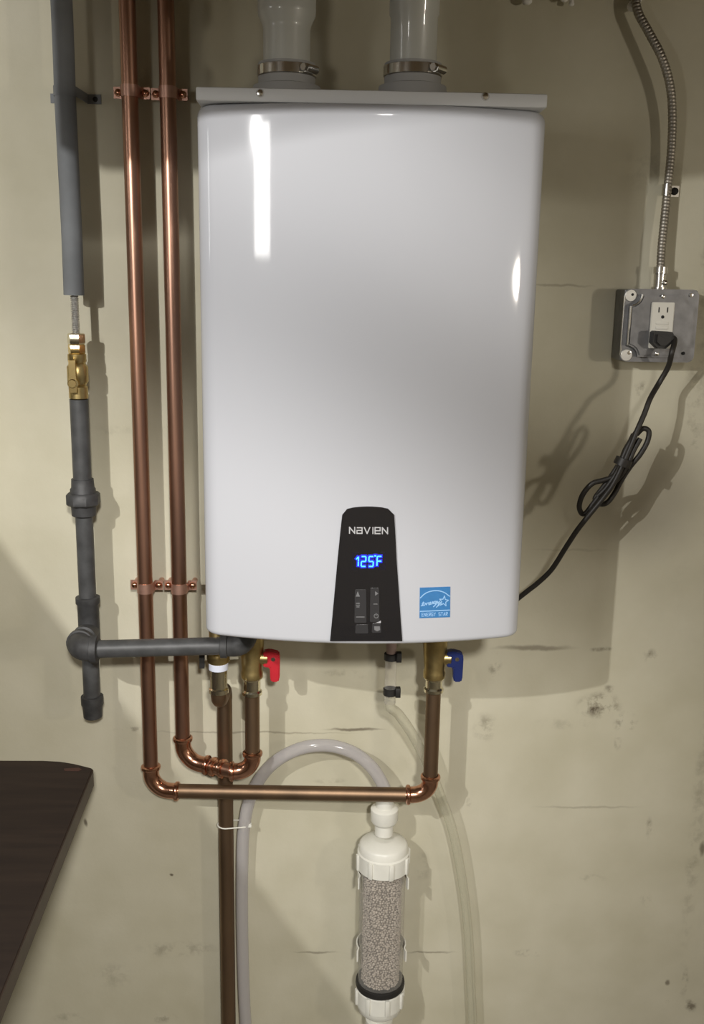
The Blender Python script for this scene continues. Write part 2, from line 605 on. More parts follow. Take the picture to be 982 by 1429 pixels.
per = [k for k in range(w_)] + [i * w_ + NL for i in range(1, n_r)] + [(n_r - 1) * w_ + k for k in range(NL - 1, -1, -1)] + [i * w_ for i in range(n_r - 2, 0, -1)]
for a, b_ in zip(per, per[1:] + per[:1]):
    fs2.append((a, b_, nb + b_, nb + a))
panel = obj('control_panel', pan.add(top + bot, fs + fs2), M_black_gloss, heater, smooth=35)
panel['label'] = 'glossy black tapered control panel with a lit blue temperature readout'


def strokes(mb, polylines, wpx, d0, d1, close=False):
    """Raised print made of flat strokes; points in photograph pixels on the heater's front."""
    for pl in polylines:
        for (ax, ay), (bx, by) in zip(pl, pl[1:]):
            dx, dy = bx - ax, by - ay
            ln = math.hypot(dx, dy) or 1
            tx, ty = dx / ln, dy / ln
            nx, ny = -ty * wpx / 2, tx * wpx / 2
            ax2, ay2, bx2, by2 = ax - tx * wpx * 0.4, ay - ty * wpx * 0.4, bx + tx * wpx * 0.4, by + ty * wpx * 0.4
            q = [(ax2 + nx, ay2 + ny), (bx2 + nx, by2 + ny), (bx2 - nx, by2 - ny), (ax2 - nx, ay2 - ny)]
            mb.prism(q, lambda a, b, d: SP(a, b, d), d0, d1)
    return mb


# the maker's lettering: squared capitals of one height, small a and e among them
lx0, ly0, lw, lh = 487.0, 735.2, 54.0, 8.4
def gl(i, pts):
    cw = [9.0, 8.8, 9.6, 2.6, 8.8, 9.0]
    x0 = lx0 + sum(cw[:i]) + i * 1.35
    return [(x0 + 0.6 + a * cw[i] * 0.80, ly0 + b * lh + (x0 - lx0) * 0.012) for a, b in pts]
lg = [gl(0, [(0, 1), (0, 0), (1, 1), (1, 0)]),
      gl(1, [(0.05, 0.06), (1, 0.06), (1, 1), (0, 1), (0, 0.5), (1, 0.5)]),
      gl(2, [(0, 0), (0.5, 1), (1, 0)]),
      gl(3, [(0.5, 0), (0.5, 1)]),
      gl(4, [(1, 1), (0, 1), (0, 0), (1, 0), (1, 0.52), (0, 0.52)]),
      gl(5, [(0, 1), (0, 0), (1, 1), (1, 0)])]
lo = obj('maker_lettering', strokes(MB(), lg, 1.55, 0.0018, 0.0027), M_logo, panel, smooth=0)
lo['label'] = 'silver maker lettering on the control panel'

# lit readout: 1 2 5 degree F
def seg(x, y, w_s, h_s, on):
    a, b, c, d_, e, f, g = [((x, y), (x + w_s, y)), ((x + w_s, y), (x + w_s, y + h_s / 2)), ((x + w_s, y + h_s / 2), (x + w_s, y + h_s)),
                            ((x, y + h_s), (x + w_s, y + h_s)), ((x, y + h_s / 2), (x, y + h_s)), ((x, y), (x, y + h_s / 2)), ((x, y + h_s / 2), (x + w_s, y + h_s / 2))]
    D = dict(a=a, b=b, c=c, d=d_, e=e, f=f, g=g)
    out = []
    for s_ in on:
        (p, q) = D[s_]
        v = Vector((q[0] - p[0], q[1] - p[1])).normalized() * 0.9
        sl = lambda pt: (pt[0] - (pt[1] - y) * 0.04, pt[1])
        out.append([sl((p[0] + v.x, p[1] + v.y)), sl((q[0] - v.x, q[1] - v.y))])
    return out
dig = seg(500.0, 775.8, 0.1, 13.6, 'bc') + [[(497.4, 779.2), (499.2, 777.0)]] + seg(504.2, 775.8, 6.2, 13.8, 'abged') \
    + seg(514.6, 775.8, 6.2, 13.8, 'afgcd') + seg(526.0, 775.6, 6.2, 13.4, 'afeg') + [[(522.6, 774.9), (524.0, 774.9)]]
dw = obj('display_window', MB().prism([(491, 770), (538, 770), (538, 795), (491, 795)], lambda a, b, d: SP(a, b, d), 0.0016, 0.00245), M_led_dark, panel, smooth=0)
obj('lit_halo', strokes(MB(), dig, 5.4, 0.0020, 0.0028), M_led_blue, dw, smooth=0)
d2 = obj('lit_digits', strokes(MB(), dig, 1.65, 0.0022, 0.0032), M_led, dw, smooth=0)

# keys and their printed signs
for (x0, y0, x1, y1) in ((495, 822, 510.5, 868), (516.5, 820, 528.5, 867), (496, 871, 513, 883), (519, 869, 531, 882)):
    k_ = obj('key', MB().prism([(x0, y0 + 1), (x0 + 1, y0), (x1 - 1, y0), (x1, y0 + 1), (x1 + 0.6, y1 - 1), (x1 - 0.5, y1), (x0 + 0.5, y1), (x0 - 0.6, y1 - 1)],
                               lambda a, b, d: SP(a, b, d), 0.0016, 0.0030), M_key, panel, smooth=0)
    if (x0, y0) == (495, 822):
        obj('printed_sign', strokes(MB().prism([(499, 824), (502, 831.5), (496.3, 831.5)], lambda a, b, d: SP(a, b, d), 0.0026, 0.0034),
                                    [[(497, 841), (501.5, 841)], [(497, 843.5), (501.5, 843.5)], [(497.5, 846), (501, 846)], [(497, 860), (508, 860)]], 1.1, 0.0026, 0.0034), M_print_dim, k_, smooth=0)
    elif x0 == 516.5:
        obj('printed_sign', strokes(MB().prism([(523, 824), (527.5, 827.3), (523, 830.5)], lambda a, b, d: SP(a, b, d), 0.0026, 0.0034),
                                    [[(521, 842), (526, 842)], [(524.5 + 2.8 * cos(radians(t)), 858.6 + 2.8 * sin(radians(t))) for t in range(-60, 250, 30)], [(524.5, 855), (524.5, 858)]], 1.0, 0.0026, 0.0034), M_print_dim, k_, smooth=0)
    elif x0 == 519:
        obj('printed_sign', MB().prism([(521.5, 873), (529.5, 873), (530, 878), (526, 880), (522, 878)], lambda a, b, d: SP(a, b, d), 0.0026, 0.0034), M_print_dim, k_, smooth=0)
        obj('indicator_mark', MB().prism([(524.5, 868.2), (531, 865.2), (531, 868.4)], lambda a, b, d: SP(a, b, d), 0.0018, 0.0032), M_print, k_, smooth=0)

# blue efficiency sticker
cs = [(585.5, 820), (628, 818.5), (627.5, 861), (585, 862.5)]
st_t, NS = [], 6
def stq(a, b):
    """Sticker coordinates 0..1 (right, down) to pixels."""
    x = (cs[0][0] * (1 - a) + cs[1][0] * a) * (1 - b) + (cs[3][0] * (1 - a) + cs[2][0] * a) * b
    y = (cs[0][1] * (1 - a) + cs[1][1] * a) * (1 - b) + (cs[3][1] * (1 - a) + cs[2][1] * a) * b
    return x, y
smb = MB()
for k in range(NS):
    a0, a1 = k / NS, (k + 1) / NS
    smb.prism([stq(a0, 0), stq(a1, 0), stq(a1, 1), stq(a0, 1)], lambda a, b, d: SP(a, b, d), -0.0002, 0.0008)
stick = obj('efficiency_sticker', smb, M_sticker, heater, smooth=0)
stick['label'] = 'square blue efficiency sticker with pale arc, script and star'
ink = MB()
def sk(pl, w_s):
    strokes(ink, [[stq(a, b) for a, b in pl]], w_s, 0.0006, 0.0012)
sk([(0.02 + 0.0, 0.33)] + [(0.5 - 0.52 * cos(radians(t)), 0.50 - 0.39 * sin(radians(t))) for t in range(32, 150, 8)] + [(0.98, 0.31)], 1.3)
star = []
for k in range(11):
    r_ = 0.155 if k % 2 == 0 else 0.068
    a = radians(-90 + 36 * k + 8)
    star.append((0.79 + r_ * cos(a), 0.47 + r_ * 1.12 * sin(a)))
sk(star, 1.1)
# the script word: e n e r g y as one running hand
scr = [(0.05, 0.60), (0.11, 0.55), (0.15, 0.50), (0.12, 0.47), (0.08, 0.53), (0.10, 0.59), (0.16, 0.58), (0.20, 0.51), (0.22, 0.57), (0.25, 0.51), (0.29, 0.50), (0.30, 0.57),
       (0.35, 0.53), (0.36, 0.48), (0.33, 0.49), (0.33, 0.56), (0.38, 0.55), (0.42, 0.47), (0.44, 0.47), (0.43, 0.54), (0.48, 0.47), (0.53, 0.46), (0.49, 0.46), (0.46, 0.53),
       (0.51, 0.53), (0.55, 0.46), (0.50, 0.60), (0.45, 0.64), (0.54, 0.56), (0.58, 0.46), (0.59, 0.53), (0.65, 0.46), (0.60, 0.60), (0.55, 0.66), (0.64, 0.57), (0.68, 0.50)]
sk(scr, 1.1)
sk([(0.62, 0.62), (0.68, 0.52)], 1.0)
sk([(0.02, 0.775), (0.98, 0.765)], 1.3)
# ENERGY STAR in small capitals
G = {'E': [[(1, 0), (0, 0), (0, 1), (1, 1)], [(0, .5), (.8, .5)]], 'N': [[(0, 1), (0, 0), (1, 1), (1, 0)]], 'R': [[(0, 1), (0, 0), (1, 0), (1, .5), (0, .5), (1, 1)]],
     'G': [[(1, .1), (1, 0), (0, 0), (0, 1), (1, 1), (1, .55), (.6, .55)]], 'Y': [[(0, 0), (.5, .5), (1, 0)], [(.5, .5), (.5, 1)]],
     'S': [[(1, 0), (0, 0), (0, .5), (1, .5), (1, 1), (0, 1)]], 'T': [[(0, 0), (1, 0)], [(.5, 0), (.5, 1)]], 'A': [[(0, 1), (.5, 0), (1, 1)], [(.25, .6), (.75, .6)]], ' ': []}
for i, ch in enumerate('ENERGY STAR'):
    for pl in G[ch]:
        sk([(0.075 + i * 0.079 + a * 0.05, 0.835 + b * 0.105) for a, b in pl], 0.72)
obj('sticker_print', ink, M_sticker_ink, stick, smooth=0)

# ------------------------------------------------------------------ vent pipes
def vent(px, label, bell):
    o = 0.175
    x = P(px, 98, o).x
    zt = ZT + 0.0178
    t = thing('vent_pipe', label, 'vent pipe', (x, -o, zt), 'vent pipes on the heater')
    z1, z2 = Z(px, 109, o), Z(px, 93, o)
    obj('boot', MB().lathe((x, -o, zt), (0, 0, 1), [(0.060, 0), (0.060, 0.006), (0.050, 0.010), (0.047, z1 - zt - 0.012), (0.0395, z1 - zt - 0.010), (0.0395, z2 - zt + 0.003)], 32), M_boot, t)
    zb = Z(px, 38, o)
    zc = Z(px, 14, o)
    if bell:
        prof = [(0.0325, 0), (0.0325, zb - z1), (0.0335, zb - z1 + 0.006), (0.0395, zc - z1 - 0.004), (0.040, zc - z1 + 0.002), (0.040, 0.38), (0.0335, 0.385), (0.0335, 0.44)]
    else:
        prof = [(0.0325, 0), (0.0325, zb - z1 + 0.016), (0.0345, zb - z1 + 0.020), (0.0345, 0.44)]
    obj('pipe', MB().lathe((x, -o, z1 - 0.004), (0, 0, 1), prof, 36), M_pvc, t)
    cl = obj('hose_clamp', MB().lathe((x, -o, z1), (0, 0, 1), [(0.0398, 0), (0.0412, 0.0012), (0.0412, z2 - z1 - 0.0012), (0.0398, z2 - z1)], 40), M_steel, t)
    a = radians(-38)
    d = Vector((cos(a), sin(a), 0))
    c = Vector((x, -o, (z1 + z2) / 2)) + d * 0.044
    tg = Vector((-sin(a), cos(a), 0))
    sb = MB().tube([c - tg * 0.012, c + tg * 0.010], 0.0058, 12)
    hexnut(sb, c - tg * 0.018, tg, 0.0056, 0.007)
    obj('clamp_screw', sb, M_steel, cl)
    return t


vent(400, 'off-white vent pipe with a wide bell, above the small bright streak on the heater', True)
vent(576, 'straight off-white vent pipe over the middle of the heater, nearer the conduit', False)

# ------------------------------------------------------------------ gas pipe
GX, GO = -0.396, 0.062
gz = lambda py: Z(100, py, GO)
gas = thing('gas_pipe', 'dark grey sleeved gas line with brass shutoff, iron union and tee', 'gas pipe', (GX, -GO, gz(1000)))
g0 = Vector((GX, -GO, 0))
at = lambda z: Vector((GX, -GO, z))
zz = [2.06, 1.9, 1.8, 1.7, 1.6, gz(412)]
sw = [(0.0005 * sin(i * 2.1), 0.0006 * cos(i * 1.7)) for i in range(6)]
obj('sleeve', MB().tube(smooth_path([at(z) + Vector((a, 0, 0)) for z, (a, b) in zip(zz, sw)], 5), 0.0158, 22), M_sleeve, gas)
# braided connector: fine corrugated tube
L0, L1 = gz(410), gz(468)
pts = [at(L0 + (L1 - L0) * i / 44) for i in range(45)]
obj('flexible_connector', MB().tube(pts, [0.0057 + 0.0007 * (i % 2) for i in range(45)], 14), M_braid, gas)
nm = MB()
hexnut(nm, at(gz(494)), (0, 0, 1), 0.0135, gz(480) - gz(494))
obj('brass_nut', nm, M_brass_bright, gas)
nm = MB()
hexnut(nm, at(gz(480)), (0, 0, 1), 0.0140, gz(465) - gz(480))
obj('pale_nut', nm, M_brass_pale, gas)
zv0, zv1 = gz(557), gz(494)
vh = zv1 - zv0
body = obj('valve_body', MB().lathe(at(zv0), (0, 0, 1), [(0.0125, 0), (0.0150, 0.002), (0.0150, vh * 0.28), (0.0125, vh * 0.32), (0.0165, vh * 0.40), (0.0165, vh * 0.72), (0.0125, vh * 0.8), (0.0145, vh * 0.84), (0.0145, vh)], 22), M_brass, gas)
hz = gz(533)
hd = MB()
hd.lathe((GX - 0.002, -GO - 0.014, hz), (0, -1, 0), [(0.0085, 0), (0.0085, 0.012), (0.006, 0.014), (0.006, 0.017)], 16)
fnv = lambda a, b, d: Vector((GX - 0.002 + a, -GO - d, hz + b))
hd.prism([(-0.006, -0.014), (0.006, -0.014), (0.0068, 0.0), (0.0052, 0.012), (0.0052, 0.036), (-0.0052, 0.036), (-0.0052, 0.012), (-0.0068, 0.0)], fnv, 0.020, 0.027)
obj('lever_handle', hd, M_brass_bright, body)
obj('iron_pipe', MB().tube([at(gz(674)), at(gz(557))], 0.0148, 22), M_iron, gas)
zu = [gz(y) for y in (720, 702, 700, 682, 680, 668)]
u0 = zu[0]
un = obj('union', MB().lathe(at(u0), (0, 0, 1), [(0.0165, 0), (0.0195, 0.002), (0.0205, zu[1] - u0)] + [(0.0205, zu[2] - u0), (0.0205, zu[3] - u0), (0.0185, zu[4] - u0), (0.0178, zu[5] - u0)], 26), M_iron_fit, gas)
nm = MB()
nm.lathe(at(zu[1] - 0.003), (0, 0, 1), [(0.025, 0), (0.0275, 0.0025), (0.0275, 0.0175), (0.0245, 0.021)], flat=8)
obj('union_nut', nm, M_iron_fit, un)
obj('iron_pipe', MB().tube([at(gz(845)), at(u0 + 0.002)], 0.0142, 22), M_iron, gas)
HO = 0.150                                     # distance of the horizontal run from the wall
zh = Z(145, 906, HO)
tee = MB()
zt0, zt1 = zh - 0.030, gz(832)
tee.lathe(at(zt0), (0, 0, 1), [(0.0165, 0), (0.0195, 0.0015), (0.0195, 0.010), (0.0175, 0.013), (0.0175, zt1 - zt0 - 0.014), (0.0200, zt1 - zt0 - 0.011), (0.0200, zt1 - zt0 - 0.001), (0.0170, zt1 - zt0)], 24)
tee.lathe((GX, -GO, zh), (0, -1, 0), [(0.0175, 0), (0.0175, 0.026), (0.0198, 0.028), (0.0198, 0.038), (0.0165, 0.040)], 24)
obj('tee', tee, M_iron_fit, gas)
obj('nipple', MB().tube([(GX, -GO - 0.034, zh), (GX, -HO + 0.028, zh)], 0.0142, 20), M_iron, gas)
el = MB()
r_e = 0.020
apts = arc((GX, -HO + 0.026, zh), (GX, -HO, zh), (GX + 0.026, -HO, zh), 8)
el.tube(apts, r_e, 22)
el.lathe((GX, -HO + 0.034, zh), (0, -1, 0), [(0.021, 0), (0.0225, 0.001), (0.0225, 0.010), (0.020, 0.011)], 22)
el.lathe((GX + 0.023, -HO, zh), (1, 0, 0), [(0.020, 0), (0.0225, 0.001), (0.0225, 0.011), (0.018, 0.012)], 22)
obj('elbow', el, M_iron_fit, gas)
hx1 = P(316, 901, HO).x
zh1 = Z(316, 901, HO)
obj('horizontal_iron_pipe', MB().tube([(GX + 0.030, -HO, zh), (hx1, -HO, zh1)], 0.0142, 22), M_iron, gas)
e2 = MB()
cx = P(344, 900, HO).x
e2.tube([(hx1 - 0.002, -HO, zh1), (cx - 0.020, -HO, zh1)] + arc((cx - 0.020, -HO, zh1), (cx, -HO, zh1), (cx, -HO, zh1 + 0.020), 8) + [(cx, -HO, ZB - 0.0004)], 0.0175, 20)
e2.lathe((hx1 - 0.010, -HO, zh1), (1, 0, 0), [(0.017, 0), (0.020, 0.001), (0.020, 0.011), (0.0175, 0.012)], 22)
obj('inlet_elbow', e2, M_iron_fit, gas)
obj('drip_leg', MB().tube([at(gz(978)), at(zt0 + 0.004)], 0.0142, 22), M_iron, gas)
zc0 = gz(1001)
obj('end_cap', MB().lathe(at(zc0), (0, 0, 1), [(0.0135, 0), (0.0158, 0.002), (0.0168, gz(985) - zc0), (0.0188, gz(982) - zc0), (0.0188, gz(971) - zc0), (0.0155, gz(970) - zc0)], 24), M_iron_fit, gas)
st_z = gz(128)
gs = thing('pipe_strap', 'grey flattened strap holding the sleeved gas line to the wall', 'pipe strap', (GX, 0, st_z))
gm = MB()
pts = [(GX - 0.038, -0.0018), (GX - 0.020, -0.0018)] + [(GX + 0.0172 * cos(a), -GO - 0.0172 * sin(a)) for a in [pi - pi * i / 12 for i in range(13)]] + [(GX + 0.020, -0.0018), (GX + 0.040, -0.0018)]
def strip(mb, xy, z0, z1, th):
    n = len(xy)
    inn = []
    for i, (x, y) in enumerate(xy):
        a = Vector(xy[max(0, i - 1)])
        b_ = Vector(xy[min(n - 1, i + 1)])
        d = (b_ - a).normalized()
        nrm = Vector((-d.y, d.x))
        inn.append((x - nrm.x * th, y - nrm.y * th))
    poly = [(x, y) for x, y in xy] + inn[::-1]
    vs, fs = [], []
    for i in range(n):
        vs += [(xy[i][0], xy[i][1], z0), (xy[i][0], xy[i][1], z1), (inn[i][0], inn[i][1], z1), (inn[i][0], inn[i][1], z0)]
    for i in range(n - 1):
        for k in range(4):
            k2 = (k + 1) % 4
            fs.append((i * 4 + k, i * 4 + k2, i * 4 + 4 + k2, i * 4 + 4 + k))
    fs += [(0, 1, 2, 3), tuple((n - 1) * 4 + k for k in (3, 2, 1, 0))]
    mb.add(vs, fs)
obj_strap = MB()
strip(obj_strap, pts, st_z - 0.007, st_z + 0.007, -0.0009)
obj('band', obj_strap, M_sleeve, gs, smooth=30)
obj('screw', MB().lathe((GX + 0.031, -0.0012, st_z), (0, -1, 0), [(0.0042, 0), (0.0036, 0.002), (0.001, 0.003)], 12), M_hole, gs)

# ------------------------------------------------------------------ copper pipes
CO = 0.046
RC = 0.0125


def copper_elbow(parent, p0, corner, p1, extra=0.010, m=None):
    """A bend with a bulged collar at each mouth."""
    p0, c, p1 = Vector(p0), Vector(corner), Vector(p1)
    d0, d1 = (p0 - c).normalized(), (p1 - c).normalized()
    mb = MB().tube([p0 + d0 * extra] + arc(p0, c, p1, 12) + [p1 + d1 * extra], RC + 0.0016, 20)
    e = obj('elbow', mb, M_copper_fit, parent)
    for p, d in ((p0, d0), (p1, d1)):
        cm = MB().lathe(p + d * (extra - 0.009), d, ring_prof(RC + 0.001, 0.009, 0.0034), 22)
        obj('collar', cm, M_copper_fit, e)
    return e


C1X, C2X = -0.303, -0.246
# long outer pipe
c1 = thing('copper_pipe', 'long copper pipe beside the black gas line, crossing low to the blue-handled valve', 'copper pipe', (C1X, -CO, 0.70), 'copper water pipes')
HRo = 0.092
zl = Z(285, 1107, CO + 0.012)
pz = zl + 0.032
RX = P(602, 1040, HRo).x                        # riser under the cold valve
zr = Z(560, 1109, HRo)
A0, A1 = Vector((C1X, -CO, pz)), Vector((C1X + 0.034, -CO - 0.004, zl))
obj('pipe', MB().tube([(C1X, -CO, 2.06), (C1X, -CO, pz + 0.004)], RC, 22), M_copper, c1)
copper_elbow(c1, A0, (C1X, -CO, zl), A1, 0.016)
# a second ring on the bend itself
B0, B1 = Vector((RX - 0.030, -HRo, zr)), Vector((RX, -HRo, zr + 0.026))
obj('pipe', MB().tube([A1 + Vector((0.008, 0, 0)), B0 - Vector((0.006, 0, 0))], RC, 22), M_copper_old, c1)
copper_elbow(c1, B0, (RX, -HRo, zr), B1, 0.012)
zcold = Z(604, 966, HRo)
obj('pipe', MB().tube([B1, (RX, -HRo, zcold)], RC, 22), M_copper_old, c1)
# inner pipe
c2 = thing('copper_pipe', 'shorter copper pipe nearest the heater, looping up to the red-handled valve', 'copper pipe', (C2X, -CO, 0.76), 'copper water pipes')
HH = 0.085
zl2 = Z(305, 1072, 0.070)
HX = P(352, 1010, HH).x
A0, A1 = Vector((C2X, -CO, zl2 + 0.034)), Vector((C2X + 0.034, -CO - 0.010, zl2))
obj('pipe', MB().tube([(C2X, -CO, 2.06), A0 + Vector((0, 0, 0.004))], RC, 22), M_copper, c2)
copper_elbow(c2, A0, (C2X, -CO, zl2), A1, 0.014)
B0, B1 = Vector((HX - 0.028, -HH, zl2 + 0.002)), Vector((HX, -HH, zl2 + 0.028))
obj('pipe', MB().tube([A1 + Vector((0.004, 0, 0)), B0 - Vector((0.004, 0, 0))], RC, 22), M_copper, c2)
cp = MB()
dd = (B0 - A1).normalized()
cp.lathe(A1 + dd * 0.018, dd, [(RC + 0.0005, 0)] + [(r, h + 0.001) for r, h in ring_prof(RC + 0.0008, 0.009, 0.0032)] + [(RC + 0.0012, 0.012), (RC + 0.0012, 0.018)] + [(r, h + 0.019) for r, h in ring_prof(RC + 0.0008, 0.009, 0.0032)], 22)
obj('coupling', cp, M_copper_fit, c2)
copper_elbow(c2, B0, (HX, -HH, zl2 + 0.002), B1, 0.012)
zhot = Z(352, 970, HH)
obj('pipe', MB().tube([B1, (HX, -HH, zhot)], RC, 22), M_copper_old, c2)


# copper straps
def copper_strap(x, py, label):
    z = Z(220, py, CO)
    t = thing('pipe_strap', label, 'pipe strap', (x, 0, z), 'copper straps on the two pipes')
    r = RC + 0.0012
    so = 0.031
    pts = [(x - 0.0275, -so), (x - 0.0145, -so)] + [(x + r * cos(a), -CO - r * sin(a)) for a in [pi - pi * i / 12 for i in range(13)]] + [(x + 0.0145, -so), (x + 0.0275, -so)]
    b_ = MB()
    strip(b_, pts, z - 0.0085, z + 0.0085, -0.0012)
    obj('band', b_, M_strap, t, smooth=30)
    for s in (-1, 1):
        obj('spacer', MB().lathe((x + s * 0.0205, -0.0005, z), (0, -1, 0), [(0.0048, 0), (0.0048, so - 0.0015)], 12), M_strap, t)
        obj('screw', MB().lathe((x + s * 0.0205, -so - 0.0008, z), (0, -1, 0), [(0.0058, 0), (0.0054, 0.002), (0.0033, 0.0040), (0.001, 0.0046)], 14), M_copper_fit, t)


copper_strap(C1X, 128, 'copper strap near the photo top, on the pipe beside the gas line')
copper_strap(C2X, 129, 'copper strap near the photo top, on the pipe beside the heater')
copper_strap(C1X, 820, 'copper strap beside the heater base, on the pipe nearer the gas line')
copper_strap(C2X, 820, 'copper strap beside the heater base, on the pipe nearest the heater')

# ------------------------------------------------------------------ isolation valves
def valve(x, o, zbot, px, label, mh, right_port):
    t = thing('ball_valve', label, 'valve', (x, -o, zbot), 'isolation valves under the heater')
    ax = (0, 0, 1)
    b0 = Vector((x, -o, zbot + 0.0003))
    ztop = ZB - 0.0004
    zn = Z(px, 945, o)
    nut = MB()
    nut.lathe(b0, ax, [(0.0140, 0), (0.0168, 0.002), (0.0168, 0.007), (0.0142, 0.010), (0.0142, zn - b0.z - 0.004), (0.0168, zn - b0.z - 0.002), (0.0168, zn - b0.z)], 22)
    obj('compression_nut', nut, M_brass_pale, t)
    h = ztop - zn
    bd = MB().lathe((x, -o, zn - 0.001), ax, [(0.0165, 0), (0.0185, 0.002), (0.0185, 0.012), (0.0172, 0.016), (0.0205, h * 0.42), (0.0205, h * 0.62), (0.0172, h * 0.75), (0.0188, h * 0.8), (0.0188, h)], 24)
    zk = Z(px, 918, o)
    bd.lathe((x + 0.012, -o, zk), (1, 0, 0), [(0.0125, 0), (0.0125, 0.014), (0.010, 0.016)], 18)
    body_ = obj('body', bd, M_brass, t)
    hb = MB()
    f = lambda a, b, d: Vector((x + 0.018 + d, -o - a, zk + b))
    # handle: hub against the stem, blade reaching sideways and hanging down
    g = lambda a, b, d: Vector((x + a, -o - d, zk + b))
    poly = [(0.019, 0.013), (0.030, 0.015), (0.045, 0.011), (0.047, 0.004), (0.0465, -0.034), (0.044, -0.039), (0.033, -0.039), (0.031, -0.034), (0.0305, -0.014), (0.019, -0.012)]
    hb.prism(poly, g, -0.007, 0.011)
    bm = bmesh.new()
    me = bpy.data.meshes.new('tmp')
    me.from_pydata(hb.v, [], hb.f)
    bm.from_mesh(me)
    bmesh.ops.recalc_face_normals(bm, faces=bm.faces[:])
    bmesh.ops.bevel(bm, geom=bm.edges[:], offset=0.0018, segments=2, affect='EDGES')
    hb = MB().bm(bm)
    bpy.data.meshes.remove(me)
    hd_ = obj('handle', hb, mh, t)
    obj('handle_screw', MB().lathe((x + 0.036, -o - 0.0105, zk + 0.002), (0, -1, 0), [(0.004, 0), (0.0035, 0.002)], 12), M_steel, hd_)
    # drain port behind the handle
    pm = MB()
    zp = ZB - 0.021
    pm.lathe((x + 0.012, -o + 0.018, zp), (1, 0, 0), [(0.009, 0), (0.009, 0.028), (0.0125, 0.029), (0.0125, 0.040), (0.010, 0.043), (0.006, 0.044)], 18)
    obj('drain_port', pm, right_port, t)


valve(HX, HH, zhot, 352, 'brass ball valve with a red handle under the heater', M_red, M_copper_fit)
valve(RX, HRo, zcold, 604, 'brass ball valve with a blue handle under the heater', M_blue, M_brass)

# relief valve and the tarnished pipe that drops from it
DO, RO = 0.029, 0.100
RXv = P(305, 945, RO).x
rv = thing('relief_valve', 'small brass relief fitting with white thread tape, beside the red-handled valve', 'valve', (RXv, -RO, 0.95))
zr0, zr1, zr2, zr3 = (Z(305, y, RO) for y in (972, 951, 934, 924))
mbn = MB()
mbn.lathe((RXv, -RO, zr0 + 0.006), (0, 0, 1), [(0.0138, 0), (0.0165, 0.002), (0.0165, 0.009), (0.0142, 0.011), (0.0142, zr2 - zr0 - 0.006)], 20)
obj('brass_nipple', mbn, M_brass_pale, rv)
obj('thread_tape', MB().lathe((RXv, -RO, zr2), (0, 0, 1), [(0.0150, 0), (0.0162, 0.001), (0.0162, zr3 - zr2 - 0.001), (0.0150, zr3 - zr2)], 20), M_tape, rv)
obj('valve_body', MB().lathe((RXv, -RO, zr3), (0, 0, 1), [(0.0165, 0), (0.0190, 0.003), (0.0190, 0.018), (0.0150, 0.024), (0.0150, ZB - 0.0004 - zr3)], 22), M_brass, rv)
lv = MB()
xl = P(283, 905, 0.09).x
gq = lambda a, b, d: Vector((a, -0.105 - d, b))
zq = Z(283, 932, 0.105)
lv.prism([(xl - 0.004, zq), (xl + 0.004, zq), (xl + 0.005, zq + 0.03), (RXv, zr3 + 0.022), (RXv, zr3 + 0.027), (xl - 0.004, zq + 0.037)], gq, -0.003, 0.003)
obj('test_lever', lv, M_rubber, rv)
DX = P(316, 1200, DO).x
dp = thing('discharge_pipe', 'straight tarnished copper pipe dropping to the floor from under the relief fitting', 'copper pipe', (DX, -DO, 0.0))
zz0 = zr0 - 0.004
dm = MB()
pa = Vector((RXv, -RO, zr0 + 0.010))
pb = Vector((RXv, -RO + 0.020, zr0 - 0.012))
pc = Vector((DX, -DO - 0.020, zr0 - 0.012))
pdn = Vector((DX, -DO, zr0 - 0.034))
dm.tube(arc(pa, (RXv, -RO, zr0 - 0.012), pb, 8) + arc(pc, (DX, -DO, zr0 - 0.012), pdn, 8), RC + 0.0012, 20)
obj('elbow', dm, M_copper_old, dp)
obj('pipe', MB().tube([(DX, -DO, 0.03), (DX, -DO, zr0 - 0.030)], RC + 0.0008, 22), M_copper_old, dp)

# ------------------------------------------------------------------ condensate sight tube, hoses, filter
ST_O = 0.110
sx = P(545, 940, ST_O).x
ya, yb, yc, yd = (Z(545, y, ST_O) for y in (911, 922, 960, 971))
sg = thing('sight_tube', 'short clear drain tube with two black clips under the control panel', 'drain tube', (sx, -ST_O, yd))
obj('outlet_stub', MB().tube([(sx, -ST_O, ya - 0.004), (sx, -ST_O, ZB - 0.0004)], 0.0085, 16), mat('pinkish_plastic', (0.42, 0.31, 0.28), rough=0.5), sg)
obj('clear_tube', MB().tube([(sx, -ST_O, yd - 0.012), (sx, -ST_O, ya)], 0.0098, 18), M_acrylic, sg)
for z in (ya, yc):
    k = MB()
    hgt = 0.0125
    k.lathe((sx, -ST_O, z - hgt), (0, 0, 1), [(0.0098, 0), (0.0118, 0.001), (0.0118, hgt - 0.001), (0.0098, hgt)], 18)
    k.box((sx + 0.008, -ST_O - 0.013, z - hgt), (sx + 0.0165, -ST_O - 0.002, z + 0.004), 0.001)
    obj('clip', k, M_rubber, sg)

